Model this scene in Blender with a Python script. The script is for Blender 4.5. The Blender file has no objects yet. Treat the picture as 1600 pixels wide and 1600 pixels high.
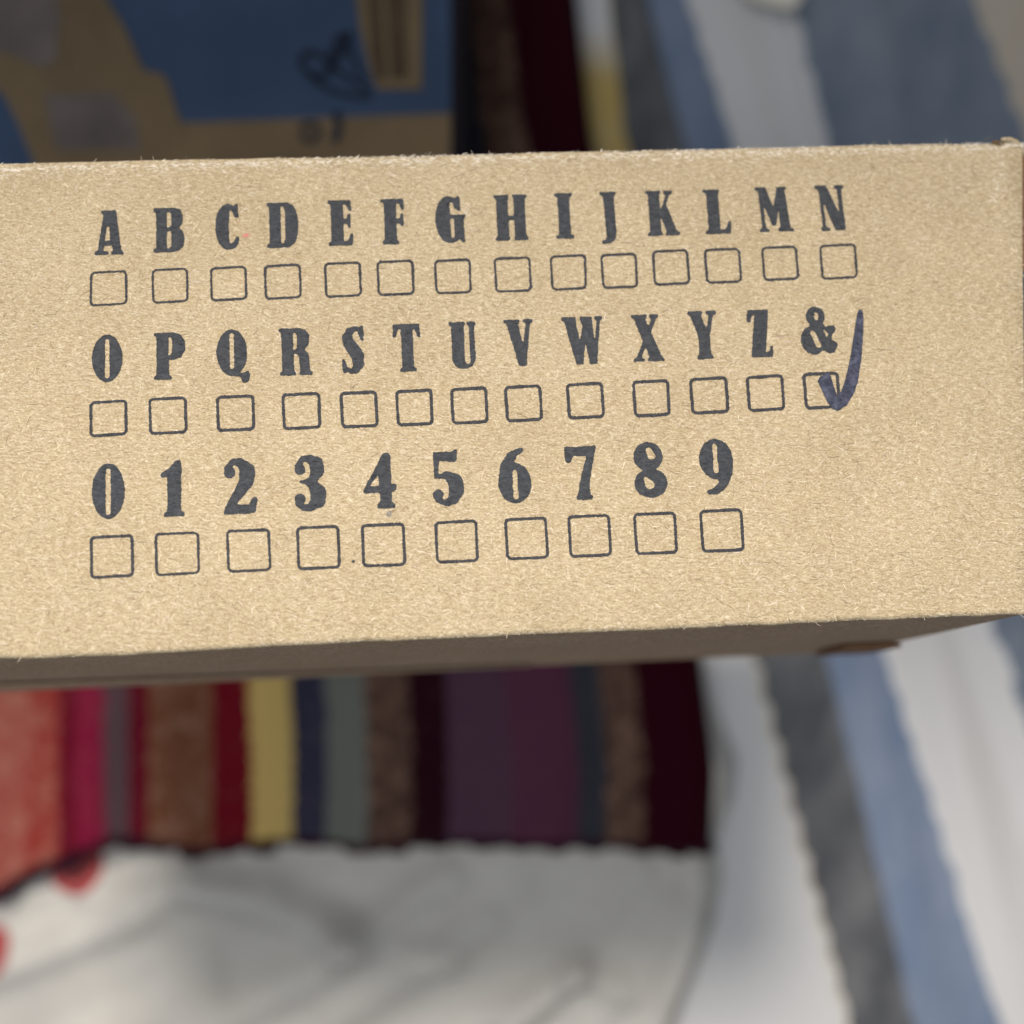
import bpy, math, random
import numpy as np
from mathutils import Vector, Matrix

random.seed(7); RNG = np.random.default_rng(11)
sc = bpy.context.scene
col = sc.collection

# ------------------------------------------------------------------ camera, world, lamps, exposure
CAM_Z = 0.50
cd = bpy.data.cameras.new('camera'); cam = bpy.data.objects.new('camera', cd); col.objects.link(cam)
cam.location = (0, 0, CAM_Z)
cd.sensor_width = 36; cd.lens = 36; cd.clip_start = 0.005; cd.clip_end = 20
cd.dof.use_dof = True; cd.dof.focus_distance = 0.1975; cd.dof.aperture_fstop = 5.2
sc.camera = cam

w = bpy.data.worlds.new('World'); sc.world = w; w.use_nodes = True
bgn = w.node_tree.nodes['Background']
bgn.inputs[0].default_value = (0.80, 0.88, 1.0, 1); bgn.inputs[1].default_value = 0.17

def area(name, loc, target, size, power, colour, spread=180):
    l = bpy.data.lights.new(name, 'AREA'); l.shape = 'DISK'; l.size = size; l.energy = power; l.color = colour
    l.spread = math.radians(spread)
    o = bpy.data.objects.new(name, l); col.objects.link(o); o.location = loc
    o.rotation_euler = (Vector(target) - Vector(loc)).to_track_quat('-Z', 'Y').to_euler()
    return o
def spot(name, loc, target, half, blend, radius, power, colour):
    l = bpy.data.lights.new(name, 'SPOT'); l.energy = power; l.color = colour; l.shadow_soft_size = radius
    l.spot_size = math.radians(2 * half); l.spot_blend = blend
    o = bpy.data.objects.new(name, l); col.objects.link(o); o.location = loc
    o.rotation_euler = (Vector(target) - Vector(loc)).to_track_quat('-Z', 'Y').to_euler()
    return o
KL = Vector((-0.04, 0.74, 1.36)); KA = math.radians(30.0 + 40)
spot('key_lamp', KL, KL + Vector((0.0, -math.sin(KA), -math.cos(KA))), 40, 0.04, 0.11, 93, (1.0, 0.925, 0.85))
area('overhead_fill', (-0.30, -0.14, 1.40), (0.05, 0.0, 0.1), 0.7, 4.6, (0.97, 0.98, 1.0), 150)  # added overhead fill with no window behind it; lifts the background evenly

sc.view_settings.view_transform = 'Standard'; sc.view_settings.look = 'None'
sc.view_settings.exposure = 0.0; sc.view_settings.gamma = 1.0; sc.view_settings.use_curve_mapping = False
sc.cycles.max_bounces = 6

# ------------------------------------------------------------------ geometry of the view: photo pixel -> point in the place
F = 1600.0
TA, TB = 0.040, 0.22                      # tilt of the carton's face: farther to the right, farther upward
Z0 = 0.195
def ray(px, py): return (px - 800) / F, (800 - py) / F
def at(px, py, z):                        # point at world height z
    xn, yn = ray(px, py); d = CAM_Z - z
    return Vector((xn * d, yn * d, z))
def face_world(px, py):
    xn, yn = ray(px, py); d = Z0 / (1 - TA * xn - TB * yn)
    return Vector((xn * d, yn * d, CAM_Z - d))
FO = face_world(800, 620)
_p0 = (face_world(0, 253) + face_world(0, 1028)) / 2; _p1 = (face_world(1550, 215.5) + face_world(1600, 960)) / 2
FN = Vector((TA, TB, 1)).normalized()
FU = (_p1 - _p0); FU = (FU - FN * FU.dot(FN)).normalized()
FV = FN.cross(FU)
FM = Matrix(((FU.x, FV.x, FN.x, FO.x), (FU.y, FV.y, FN.y, FO.y), (FU.z, FV.z, FN.z, FO.z), (0, 0, 0, 1)))
def st(px, py):                           # metres on the face, origin near its middle
    d = face_world(px, py) - FO
    return d.dot(FU), d.dot(FV)

# ------------------------------------------------------------------ helpers
def link(name, verts, faces, mat=None, parent=None, smooth=False):
    me = bpy.data.meshes.new(name); me.from_pydata([tuple(v) for v in verts], [], faces); me.update()
    if smooth: me.polygons.foreach_set('use_smooth', [True] * len(me.polygons))
    if mat: me.materials.append(mat)
    o = bpy.data.objects.new(name, me); col.objects.link(o)
    if parent: o.parent = parent
    return o
def tag(o, label=None, cat=None, group=None, kind=None):
    if label: o['label'] = label
    if cat: o['category'] = cat
    if group: o['group'] = group
    if kind: o['kind'] = kind
    return o
def empty(name, loc=(0, 0, 0)):
    o = bpy.data.objects.new(name, None); col.objects.link(o); o.location = loc; o.empty_display_size = 0.02
    return o
def grid(nu, nv, fn):
    vs = [fn(i / (nu - 1), j / (nv - 1)) for j in range(nv) for i in range(nu)]
    fs = [(j * nu + i, j * nu + i + 1, (j + 1) * nu + i + 1, (j + 1) * nu + i) for j in range(nv - 1) for i in range(nu - 1)]
    return vs, fs
def set_uv(o, uvs):
    me = o.data; l = me.uv_layers.new(name='UVMap')
    idx = np.zeros(len(me.loops), dtype=np.int32); me.loops.foreach_get('vertex_index', idx)
    l.data.foreach_set('uv', np.asarray(uvs, dtype=np.float32)[idx].ravel())
def smooth_noise(n, step, amp, seed):
    r = np.random.default_rng(seed); k = max(2, int(n / step) + 2)
    return np.interp(np.linspace(0, k - 1, n), np.arange(k), r.normal(0, amp, k))
def slab(poly_pts, z0, z1):               # closed prism from a list of (x, y)
    n = len(poly_pts)
    vs = [(x, y, z0) for x, y in poly_pts] + [(x, y, z1) for x, y in poly_pts]
    fs = [tuple(range(n - 1, -1, -1)), tuple(range(n, 2 * n))] + [(i, (i + 1) % n, n + (i + 1) % n, n + i) for i in range(n)]
    return vs, fs

# ------------------------------------------------------------------ materials
class NT:
    def __init__(s, name):
        s.m = bpy.data.materials.new(name); s.m.use_nodes = True; s.t = s.m.node_tree
        s.b = s.t.nodes['Principled BSDF']; s.b.inputs['Roughness'].default_value = 0.9
        s.b.inputs['Specular IOR Level'].default_value = 0.2
    def n(s, typ, **kw):
        o = s.t.nodes.new('ShaderNode' + typ)
        for k, v in kw.items(): setattr(o, k, v)
        return o
    def l(s, a, b): s.t.links.new(a, b)
    def math(s, op, a, b=None):
        o = s.n('Math', operation=op)
        for i, x in enumerate((a, b)):
            if x is None: continue
            if isinstance(x, (int, float)): o.inputs[i].default_value = x
            else: s.l(x, o.inputs[i])
        return o.outputs[0]
    def ramp(s, fac, stops, interp='LINEAR'):
        r = s.n('ValToRGB'); r.color_ramp.interpolation = interp; e = r.color_ramp.elements
        while len(e) < len(stops): e.new(0.5)
        for el, (p, c) in zip(e, stops):
            el.position = p; el.color = (*c, 1) if len(c) == 3 else c
        s.l(fac, r.inputs[0]); return r.outputs[0]
    def mix(s, fac, a, b, typ='MIX'):
        o = s.n('Mix', data_type='RGBA', blend_type=typ)
        for sock, x in ((o.inputs[0], fac), (o.inputs[6], a), (o.inputs[7], b)):
            if isinstance(x, (int, float)): sock.default_value = x
            elif isinstance(x, tuple): sock.default_value = (*x, 1)
            else: s.l(x, sock)
        return o.outputs[2]
    def noise(s, vec, scale, detail=2, rough=0.5, rot=None, stretch=None, dist=0.0):
        v = vec
        if rot is not None or stretch is not None:
            if rot is not None:
                mp = s.n('Mapping'); s.l(v, mp.inputs[0]); mp.inputs['Rotation'].default_value = (0, 0, math.radians(rot)); v = mp.outputs[0]
            if stretch is not None:
                mp = s.n('Mapping'); s.l(v, mp.inputs[0]); mp.inputs['Scale'].default_value = stretch; v = mp.outputs[0]
        t = s.n('TexNoise'); t.inputs['Scale'].default_value = scale; t.inputs['Detail'].default_value = detail
        t.inputs['Roughness'].default_value = rough; t.inputs['Distortion'].default_value = dist
        s.l(v, t.inputs['Vector']); return t.outputs[0]
    def bump(s, h, dist, strength=1.0):
        b = s.n('Bump'); b.inputs['Distance'].default_value = dist; b.inputs['Strength'].default_value = strength
        s.l(h, b.inputs['Height']); s.l(b.outputs[0], s.b.inputs['Normal'])

def fibre_height(N):
    """felted paper fibres: several thin stretched noises at different angles, in millimetres"""
    tc = N.n('TexCoord'); mp = N.n('Mapping'); N.l(tc.outputs['Object'], mp.inputs[0]); mp.inputs['Scale'].default_value = (1000, 1000, 1000)
    v = mp.outputs[0]
    wn = N.n('TexNoise'); wn.inputs['Scale'].default_value = 0.5; wn.inputs['Detail'].default_value = 1; N.l(v, wn.inputs['Vector'])
    va = N.n('VectorMath', operation='MULTIPLY_ADD'); N.l(wn.outputs[1], va.inputs[0]); va.inputs[1].default_value = (1.6, 1.6, 0); N.l(v, va.inputs[2])
    vw = va.outputs[0]
    f = [N.noise(vw, 1.0, 2, 0.6, r, s) for r, s in ((-14, (0.8, 3.3, 1)), (34, (0.9, 3.6, 1)), (-58, (0.95, 3.6, 1)), (8, (0.6, 2.6, 1)))]
    h = N.math('MAXIMUM', f[0], f[1]); h = N.math('MAXIMUM', h, f[2])
    h = N.math('MULTIPLY', N.math('ADD', h, f[3]), 0.5)
    fine = N.noise(v, 3.0, 3, 0.65, 5, (0.7, 1.25, 1))
    h = N.math('ADD', N.math('MULTIPLY', h, 0.62), N.math('MULTIPLY', fine, 0.38))
    return v, h, fine
def kraft(name, tint=(1, 1, 1)):
    N = NT(name); v, h, fine = fibre_height(N)
    c = lambda r, g, b: (r * tint[0], g * tint[1], b * tint[2])
    base = N.ramp(h, [(0.37, c(.215, .160, .095)), (0.46, c(.370, .292, .182)), (0.545, c(.485, .400, .266)), (0.67, c(.75, .69, .545))])
    mott = N.noise(v, 0.16, 3, 0.55)
    cc = N.mix(N.math('MULTIPLY', mott, 0.5), base, N.mix(1.0, base, (1.08, 1.0, .88), 'MULTIPLY'))
    pat = N.ramp(N.noise(v, 0.045, 4, 0.6), [(0.35, (0, 0, 0)), (0.68, (1, 1, 1))])
    cc = N.mix(N.math('MULTIPLY', pat, 0.6), cc, N.mix(1.0, cc, (.84, .82, .78), 'MULTIPLY'))
    # pale flecks and rare dark specks pressed into the sheet
    fl = N.noise(v, 0.9, 1, 0.5, 70, (0.8, 2.6, 1)); fl = N.ramp(fl, [(0.66, (0, 0, 0)), (0.74, (1, 1, 1))])
    cc = N.mix(N.math('MULTIPLY', fl, 0.35), cc, c(.80, .70, .54))
    vo = N.n('TexVoronoi'); vo.inputs['Scale'].default_value = 0.16; vo.inputs['Randomness'].default_value = 1; N.l(v, vo.inputs['Vector'])
    spk = N.math('LESS_THAN', vo.outputs['Distance'], 0.022)
    cc = N.mix(N.math('MULTIPLY', spk, 0.7), cc, c(.12, .08, .05))
    N.l(cc, N.b.inputs['Base Color']); N.bump(h, 0.0005, 1.0)
    N.b.inputs['Roughness'].default_value = 0.85
    return N.m
def ink(name, dark, light, amount=1.0):
    N = NT(name); v, h, fine = fibre_height(N)
    cc = N.ramp(h, [(0.40, dark), (0.56, tuple((a + b) * .5 for a, b in zip(dark, light))), (0.70, light)])
    bl = N.noise(v, 0.7, 3, 0.6)
    cc = N.mix(N.math('MULTIPLY', N.ramp(bl, [(0.45, (0, 0, 0)), (0.75, (1, 1, 1))]), 0.5 * amount), cc, tuple(x * amount for x in light))
    N.l(cc, N.b.inputs['Base Color']); N.bump(h, 0.0006, 1.0); N.b.inputs['Roughness'].default_value = 0.6
    N.b.inputs['Specular IOR Level'].default_value = 0.35
    return N.m
def plain(name, colour, var=0.25, scale=60, rough=0.85, bump=0.0):
    N = NT(name); tc = N.n('TexCoord'); nz = N.noise(tc.outputs['Object'], scale, 4, 0.6)
    lo = tuple(x * (1 - var) for x in colour); hi = tuple(min(1, x * (1 + var)) for x in colour)
    N.l(N.ramp(nz, [(0.3, lo), (0.7, hi)]), N.b.inputs['Base Color']); N.b.inputs['Roughness'].default_value = rough
    if bump: N.bump(nz, bump, 0.6)
    return N.m

M = {}
M['kraft'] = kraft('kraft_board')
M['kraft_shaded'] = kraft('kraft_board_shaded', (.76, .67, .69))  # same board tinted darker; the underside's shade is put into the colour
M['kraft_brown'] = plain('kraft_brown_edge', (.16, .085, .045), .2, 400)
M['ink'] = ink('stamp_ink', (.010, .012, .016), (.078, .083, .093))
M['ink_line'] = ink('stamp_ink_line', (.014, .014, .017), (.070, .070, .077))
M['marker'] = ink('marker_ink', (.008, .010, .026), (.080, .086, .125), 1.5)
M['blue_card'] = plain('blue_card', (.034, .058, .108), .12, 30)
M['kraft_tape'] = plain('kraft_tape', (.135, .097, .055), .2, 25)
M['tape_print'] = plain('faded_tape_print', (.105, .088, .080), .25, 60)
M['dark_card'] = plain('dark_brown_card', (.065, .044, .026), .2, 50)
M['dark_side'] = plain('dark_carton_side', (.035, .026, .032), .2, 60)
M['black_ink'] = plain('black_marker', (.012, .017, .032), .2, 80)
M['paper'] = plain('cream_paper', (.72, .68, .58), .08, 80)

# ------------------------------------------------------------------ bedspread (the surface below everything)
rows = {-260: [828, 930, 960 - 40, 955, 1000, 1170, 1420, 1800],
        0:    [850, 905, 952, 1010, 1068, 1232, 1515, 1850],
        200:  [880, 918, 972, 1060, 1130, 1272, 1592, 1950],
        1040: [1090, 1178, 1180, 1290, 1385, 1560, 1900, 2250],
        1600: [1180, 1318, 1322, 1420, 1560, 1770, 2100, 2450],
        1900: [1230, 1385, 1398, 1490, 1650, 1880, 2220, 2560]}
rk = sorted(rows); rarr = np.array([rows[k] for k in rk], float)
def sheet_w(px, py):
    b = np.array([np.interp(py, rk, rarr[:, i]) for i in range(rarr.shape[1])])
    b = np.maximum.accumulate(b + np.arange(len(b)) * 1e-3)
    if px < b[0]: return (px - b[0]) / 300.0
    if px > b[-1]: return len(b) - 1 + (px - b[-1]) / 300.0
    return float(np.interp(px, b, np.arange(len(b))))
def sheet_h(px, py):
    z = 0.0018 * math.sin(px * .011 + py * .004) + 0.0014 * math.sin(px * .023 - py * .009 + 1.3)
    # soft folds running along the stripes
    q = px - 0.24 * (py - 1040)
    z += 0.006 * math.exp(-((q - 1455) / 38) ** 2) * (0.5 + 0.5 * math.tanh((py - 800) / 200))
    z += 0.005 * math.exp(-((q - 1600) / 30) ** 2)
    z += 0.004 * math.exp(-((q - 1340) / 25) ** 2) * (0.5 + 0.5 * math.sin(py * .006))
    if py < 500:
        z += 0.008 * math.exp(-((q - 1235) / 22) ** 2) + 0.007 * math.exp(-((q - 1420) / 60) ** 2 )
    return z
def sheet_pt(u, v):
    px = -900 + u * 3500; py = -900 + v * 3500
    p = at(px, py, 0.0); p.z = sheet_h(px, py); return p
nS = 240
vs, fs = grid(nS, nS, sheet_pt)
uvs = [(sheet_w(-900 + i / (nS - 1) * 3500, -900 + j / (nS - 1) * 3500), (-900 + j / (nS - 1) * 3500) / 1000) for j in range(nS) for i in range(nS)]
N = NT('striped_bedspread_cloth')
uvn = N.n('UVMap'); sep = N.n('SeparateXYZ'); N.l(uvn.outputs[0], sep.inputs[0]); tc = N.n('TexCoord')
wob = N.math('MULTIPLY', N.math('SUBTRACT', N.noise(tc.outputs['Object'], 70, 5, .7), 0.5), 0.17)
wv = N.math('MULTIPLY', N.math('ADD', N.math('ADD', sep.outputs[0], wob), 3.0), 1 / 13.0)
P_ = lambda x: (x + 3.0) / 13.0
cream, charcoal, blue, tan, yellow = (.61, .605, .60), (.072, .076, .084), (.145, .195, .290), (.50, .43, .34), (.46, .33, .10)
stops = [(0, cream), (P_(1), yellow), (P_(2), charcoal), (P_(3), blue), (P_(4), cream), (P_(4.36), (.58, .57, .56)), (P_(4.62), (.65, .645, .64)),
         (P_(5), (.150, .185, .240)), (P_(6), tan), (P_(6.6), cream), (P_(7.2), blue), (P_(8), cream)]
cc = N.ramp(wv, stops, 'CONSTANT')
yl = N.math('MULTIPLY', N.math('GREATER_THAN', wv, P_(1)), N.math('LESS_THAN', wv, P_(2)))
yf = N.ramp(N.math('MULTIPLY', sep.outputs[1], 0.5), [(0.02, (1, 1, 1)), (0.06, (0, 0, 0)), (0.2, (0, 0, 0)), (0.5, (.8, .8, .8))])
cc = N.mix(N.math('MULTIPLY', yl, yf), cc, cream)
mo = N.noise(tc.outputs['Object'], 45, 5, .65, 14, (1, .45, 1))
cc = N.mix(N.ramp(mo, [(0.35, (0, 0, 0)), (0.72, (.28, .28, .28))]), cc, N.mix(0.6, cc, (.62, .62, .62)))
N.l(cc, N.b.inputs['Base Color']); N.bump(N.noise(tc.outputs['Object'], 900, 2, .6), 0.0008, 0.6)
o = link('bedspread', vs, fs, N.m, None, True); set_uv(o, uvs)
tag(o, 'cream bedspread with charcoal, blue and mustard stripes lying under everything', None, None, 'structure')

# ------------------------------------------------------------------ white dotted cloth, lower left
cxr = lambda py: float(np.interp(py, [900, 980, 1030, 1100, 1200, 1260, 1320, 1380, 1450, 1600, 1800], [1060, 1088, 1098, 1112, 1152, 1146, 1120, 1130, 1118, 1062, 1010]))
folds = [((150, 1395), (420, 1380), 22, .006), ((300, 1370), (540, 1455), 26, .012), ((520, 1450), (700, 1500), 22, .006),
         ((700, 1370), (520, 1480), 20, .006), ((560, 1480), (300, 1620), 26, .008), ((-30, 1520), (230, 1420), 26, .010),
         ((760, 1440), (420, 1660), 24, .006), ((800, 1600), (900, 1510), 18, .011), ((900, 1510), (980, 1545), 18, .006), ((1000, 1360), (880, 1500), 28, .005),
         ((640, 1640), (820, 1560), 20, .008), ((100, 1650), (330, 1560), 30, .008), ((900, 1640), (1040, 1420), 30, .005), ((-60, 1420), (120, 1380), 24, .005)]
def seg_d(x, y, a, b):
    ax, ay = a; bx, by = b; dx, dy = bx - ax, by - ay
    t = max(0, min(1, ((x - ax) * dx + (y - ay) * dy) / (dx * dx + dy * dy)))
    return math.hypot(x - ax - t * dx, y - ay - t * dy)
def cloth_h(px, py):
    z = 0.010 + .0016 * math.sin(px * .013 + py * .021) + .0012 * math.sin(px * .031 - py * .017)
    for a, b, wd, hh in folds:
        d = seg_d(px, py, a, b)
        if d < wd * 4: z += .9 * hh * math.exp(-(d / (wd * 1.25)) ** 2)
    e = cxr(py) - px
    z += 0.010 * math.exp(-((e - 45) / 30) ** 2)
    if e < 40: z = z * max(0.0, e / 40) ** 0.6 + 0.003
    return z
nU, nVc = 190, 130
def cloth_pt(u, v):
    py = 930 + v * 870; xr_ = cxr(py); px = -220 + (1 - (1 - u) ** 1.5) * (xr_ + 220)
    z = cloth_h(px, py); p = at(px, py, 0.012); p.z = z; return p
vs, fs = grid(nU, nVc, cloth_pt)
N = NT('dotted_white_cloth'); tc = N.n('TexCoord')
nz = N.noise(tc.outputs['Object'], 40, 4, .6)
cc = N.ramp(nz, [(0.3, (.50, .48, .44)), (0.7, (.575, .555, .51))])
ob = N.n('SeparateXYZ'); N.l(tc.outputs['Object'], ob.inputs[0])
for px, py, r in ((118, 1352, 44), (-14, 1482, 38), (-150, 1370, 40), (60, 1690, 42), (-120, 1640, 40), (240, 1800, 40)):
    p = at(px, py, .012)
    d = N.math('SQRT', N.math('ADD', N.math('POWER', N.math('SUBTRACT', ob.outputs[0], p.x), 2), N.math('POWER', N.math('SUBTRACT', ob.outputs[1], p.y), 2)))
    d = N.math('LESS_THAN', d, r * .305e-3); cc = N.mix(d, cc, (.36, .07, .07))
N.l(cc, N.b.inputs['Base Color']); N.bump(N.noise(tc.outputs['Object'], 1100, 2, .6), 0.0006, 0.5)
o = link('cotton_sheet', vs, fs, N.m, None, True)
sm = o.modifiers.new('thick', 'SOLIDIFY'); sm.thickness = 0.0012; sm.offset = -1
tag(o, 'rumpled off-white cotton sheet with red dots below the striped throw', 'sheet')

# ------------------------------------------------------------------ striped throw
txr = lambda py: float(np.interp(py, [-700, -150, 0, 200, 1040, 1200, 1330], [815, 876, 895, 917, 1090, 1110, 1105]))
hem = lambda uu: float(np.interp(uu, [-260, 0, 60, 110, 170, 250, 330, 420, 600, 800, 1000, 1105], [1475, 1388, 1352, 1332, 1306, 1316, 1318, 1308, 1314, 1308, 1318, 1322]))
def throw_z(uu, py):
    z = 0.026 + .0030 * math.sin(uu * .026 + py * .004) + .0010 * math.sin(uu * .045 + 1)
    z += .004 * math.exp(-((uu - 150) / 30) ** 2) * math.exp(-((py - 1250) / 160) ** 2)
    return z
def throw_px(uu, v):
    y0 = -700; y1 = hem(uu); py = y0 + (y1 - y0) * v
    sh = txr(py) - 1105
    if py > 1040: sh *= max(0.0, min(1, (uu - 300) / 800))
    return uu + sh, py
throw = empty('striped_throw', at(500, 1250, 0.0))
tag(throw, 'dark woven throw with red, mustard, navy and plum stripes under the cartons', 'throw')
nU, nVt = 150, 110
def throw_pt(u, v):
    uu = -260 + u * (1105 + 260); px, py = throw_px(uu, v ** 0.7)
    z = throw_z(uu, py)
    p = at(px, py, 0.026); p.z = z - 0.006 * max(0, (uu - 1085) / 20); return p - throw.location
vs, fs = grid(nU, nVt, throw_pt)
uvs = [((i / (nU - 1)), (j / (nVt - 1))) for j in range(nVt) for i in range(nU)]
N = NT('woven_stripes'); uvn = N.n('UVMap'); sep = N.n('SeparateXYZ'); N.l(uvn.outputs[0], sep.inputs[0]); tc = N.n('TexCoord')
U_ = lambda px: (px + 260) / 1365.0
salmon, red, crim, mag, mauve, orange, dred, mustard = (.30, .070, .055), (.26, .032, .026), (.13, .005, .018), (.21, .010, .040), (.10, .060, .070), (.17, .062, .030), (.16, .005, .014), (.62, .44, .15)
navy, sage, brown, black, plum, plum2, slate, maroon = (.036, .036, .065), (.155, .165, .145), (.085, .046, .034), (.022, .004, .009), (.085, .042, .070), (.100, .032, .060), (.040, .042, .055), (.030, .003, .008)
stops = [(0, orange), (U_(-160), crim), (U_(-90), salmon), (U_(45), red), (U_(100), crim), (U_(130), mag), (U_(165), mauve), (U_(195), crim), (U_(230), orange), (U_(333), dred),
         (U_(393), mustard), (U_(452), navy), (U_(510), sage), (U_(572), brown), (U_(636), black), (U_(696), plum), (U_(800), plum2), (U_(895), slate), (U_(943), brown), (U_(1000), maroon)]
wob = N.math('MULTIPLY', N.math('SUBTRACT', N.noise(tc.outputs['Object'], 300, 3, .7), 0.5), 0.022)
ux = N.math('ADD', sep.outputs[0], wob)
cc = N.ramp(ux, stops, 'CONSTANT')
hea = N.noise(tc.outputs['Object'], 130, 5, .8)
hm = N.ramp(ux, [(0, (1, 1, 1)), (U_(100), (.1, .1, .1)), (U_(230), (1, 1, 1)), (U_(333), (.1, .1, .1)), (U_(572), (.9, .9, .9)), (U_(636), (0.05, .05, .05)), (U_(943), (1, 1, 1)), (U_(1000), (0.0, 0.0, 0.0))], 'CONSTANT')
hf = N.math('MULTIPLY', N.math('MULTIPLY', hm, N.ramp(hea, [(0.47, (0, 0, 0)), (0.60, (1, 1, 1))])), 0.33)
cc = N.mix(hf, cc, (.50, .31, .22))
N.l(cc, N.b.inputs['Base Color']); N.bump(N.noise(tc.outputs['Object'], 700, 3, .7), 0.0016, 0.8)
N.b.inputs['Roughness'].default_value = 1.0; N.b.inputs['Specular IOR Level'].default_value = 0.05
body = link('woven_cloth', vs, fs, N.m, throw, True); set_uv(body, uvs)
sm = body.modifiers.new('thick', 'SOLIDIFY'); sm.thickness = 0.003; sm.offset = -1
# crocheted picots along the hem and the right edge
M['picot'] = plain('dark_plum_yarn', (.030, .006, .014), .3, 500, 1.0, .0005)
def blob(nseg=10, nring=6):
    vs, fs = [], []
    for j in range(nring + 1):
        th = math.pi * j / nring
        for i in range(nseg):
            ph = 2 * math.pi * i / nseg; k = 1 + .12 * math.sin(3 * ph + j)
            vs.append((math.sin(th) * math.cos(ph) * k, math.sin(th) * math.sin(ph) * k, math.cos(th)))
    for j in range(nring):
        for i in range(nseg):
            a = j * nseg + i; b = j * nseg + (i + 1) % nseg; fs.append((a, a + nseg, b + nseg, b))
    return vs, fs
vs, fs = blob(); pic = link('picot', vs, fs, M['picot'], throw, True)
first = True
uu = -230.0; k = 0
while uu < 1100:
    o = pic if first else pic.copy()
    if not first: col.objects.link(o)
    first = False; o.parent = throw
    px, py = throw_px(uu, 1.0)
    big = 1.05 if uu < 420 else 0.8
    q = at(px, py + (3 if k % 2 else -2), 0.026); q.z = throw_z(uu, py) - .002
    o.location = q - throw.location
    o.scale = (0.0090 * big * random.uniform(.85, 1.15), 0.0062 * big * random.uniform(.9, 1.2) + .001, 0.0028)
    o.rotation_euler = (0, 0, random.uniform(-.3, .3) + (0.5 if uu < 170 else 0))
    uu += random.uniform(44, 56) if uu < 420 else random.uniform(27, 36); k += 1

# ------------------------------------------------------------------ blue carton with kraft tape, upper left, carrying the printed carton
BZ = 0.150
bb = empty('blue_carton', at(420, 100, 0.0)); bb.location.z = 0.03
tag(bb, 'blue cardboard carton with kraft tape and marker scribble behind the printed carton', 'carton')
def loc_xy(px, py, z=BZ): p = at(px, py, z) - bb.location; return p.x, p.y
x1, yb = loc_xy(704, 700); x0, yt = loc_xy(-420, -420)
hz = BZ - bb.location.z
def panel(name, a, b, c, d, mat, parent, th=0.0025):
    a, b, c, d = map(Vector, (a, b, c, d)); n = (b - a).cross(d - a).normalized() * th
    vs = [a, b, c, d, a - n, b - n, c - n, d - n]
    return link(name, vs, [(0, 1, 2, 3), (7, 6, 5, 4), (0, 4, 5, 1), (1, 5, 6, 2), (2, 6, 7, 3), (3, 7, 4, 0)], mat, parent)
panel('top_panel', (x0, yb, hz), (x1, yb, hz), (x1, yt, hz), (x0, yt, hz), M['blue_card'], bb)
e = .0026
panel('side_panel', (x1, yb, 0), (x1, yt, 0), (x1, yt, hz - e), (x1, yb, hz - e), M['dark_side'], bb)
panel('side_panel', (x0, yt, 0), (x0, yb, 0), (x0, yb, hz - e), (x0, yt, hz - e), M['blue_card'], bb)
panel('side_panel', (x0 + e, yb, 0), (x1 - e, yb, 0), (x1 - e, yb, hz - e), (x0 + e, yb, hz - e), M['blue_card'], bb)
panel('side_panel', (x1 - e, yt, 0), (x0 + e, yt, 0), (x0 + e, yt, hz - e), (x1 - e, yt, hz - e), M['blue_card'], bb)
def patch(name, pts, mat, parent, lift, th=0.0003):
    vs, fs = slab([loc_xy(*p) for p in pts][::-1], hz + lift - th, hz + lift); return link(name, vs, fs, mat, parent)
band = patch('kraft_band', [(180, 196), (704, 178), (704, 300), (180, 300)], M['kraft_tape'], bb, .0004)
tape = patch('packing_tape', [(-300, -300), (20, -300), (120, -60), (168, 0), (196, 45), (214, 86), (226, 112), (250, 115), (262, 126), (272, 160), (285, 196), (300, 262), (60, 270), (28, 190), (8, 150), (-60, 100), (-300, 60)], M['kraft_tape'], bb, .0008)
patch('faded_print', [(-60, -20), (85, -40), (96, 30), (90, 98), (70, 108), (10, 84), (-60, 70)], M['tape_print'], tape, .0011)
patch('faded_print', [(70, 150), (180, 146), (215, 190), (220, 235), (90, 236)], M['tape_print'], tape, .0011)
lab = patch('kraft_label', [(545, -120), (662, -120), (660, 60), (659, 141), (590, 141), (578, 110), (562, 40)], M['kraft_tape'], bb, .0008)
patch('printed_bar', [(568, -110), (590, -110), (598, 40), (602, 126), (590, 126), (580, 80)], M['dark_card'], lab, .0011)
patch('printed_bar', [(600, -110), (632, -110), (636, 20), (636, 124), (612, 124), (606, 40)], M['dark_card'], lab, .0011)
def stroke_mesh(pts, r):
    vs, fs = [], []
    for i, (x, y) in enumerate(pts):
        a = pts[max(0, i - 1)]; b = pts[min(len(pts) - 1, i + 1)]; dx, dy = b[0] - a[0], b[1] - a[1]; L = math.hypot(dx, dy) or 1
        nx, ny = -dy / L * r, dx / L * r
        vs += [(*loc_xy(x + nx, y + ny), hz + .0013), (*loc_xy(x - nx, y - ny), hz + .0013)]
        if i: k = 2 * i; fs.append((k - 2, k - 1, k + 1, k))
    return vs, fs
for pts, r in (([(516, 92), (530, 58), (546, 52), (544, 70), (528, 90), (514, 112), (500, 124), (484, 118), (470, 104), (472, 90), (486, 82), (500, 88), (514, 100)], 4.5),
               ([(484, 118), (500, 134), (524, 146), (552, 152), (580, 154)], 4), ([(514, 104), (534, 116), (556, 132), (580, 146)], 4),
               ([(536, 60), (548, 84), (560, 110), (574, 130)], 3.5),
               ([(470, 206), (478, 196), (492, 194), (500, 206), (494, 220), (480, 222), (472, 212)], 4), ([(524, 176), (530, 190), (528, 214), (520, 222)], 6)):
    vs, fs = stroke_mesh(pts, r); link('marker_scribble', vs, fs, M['black_ink'], bb)

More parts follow.
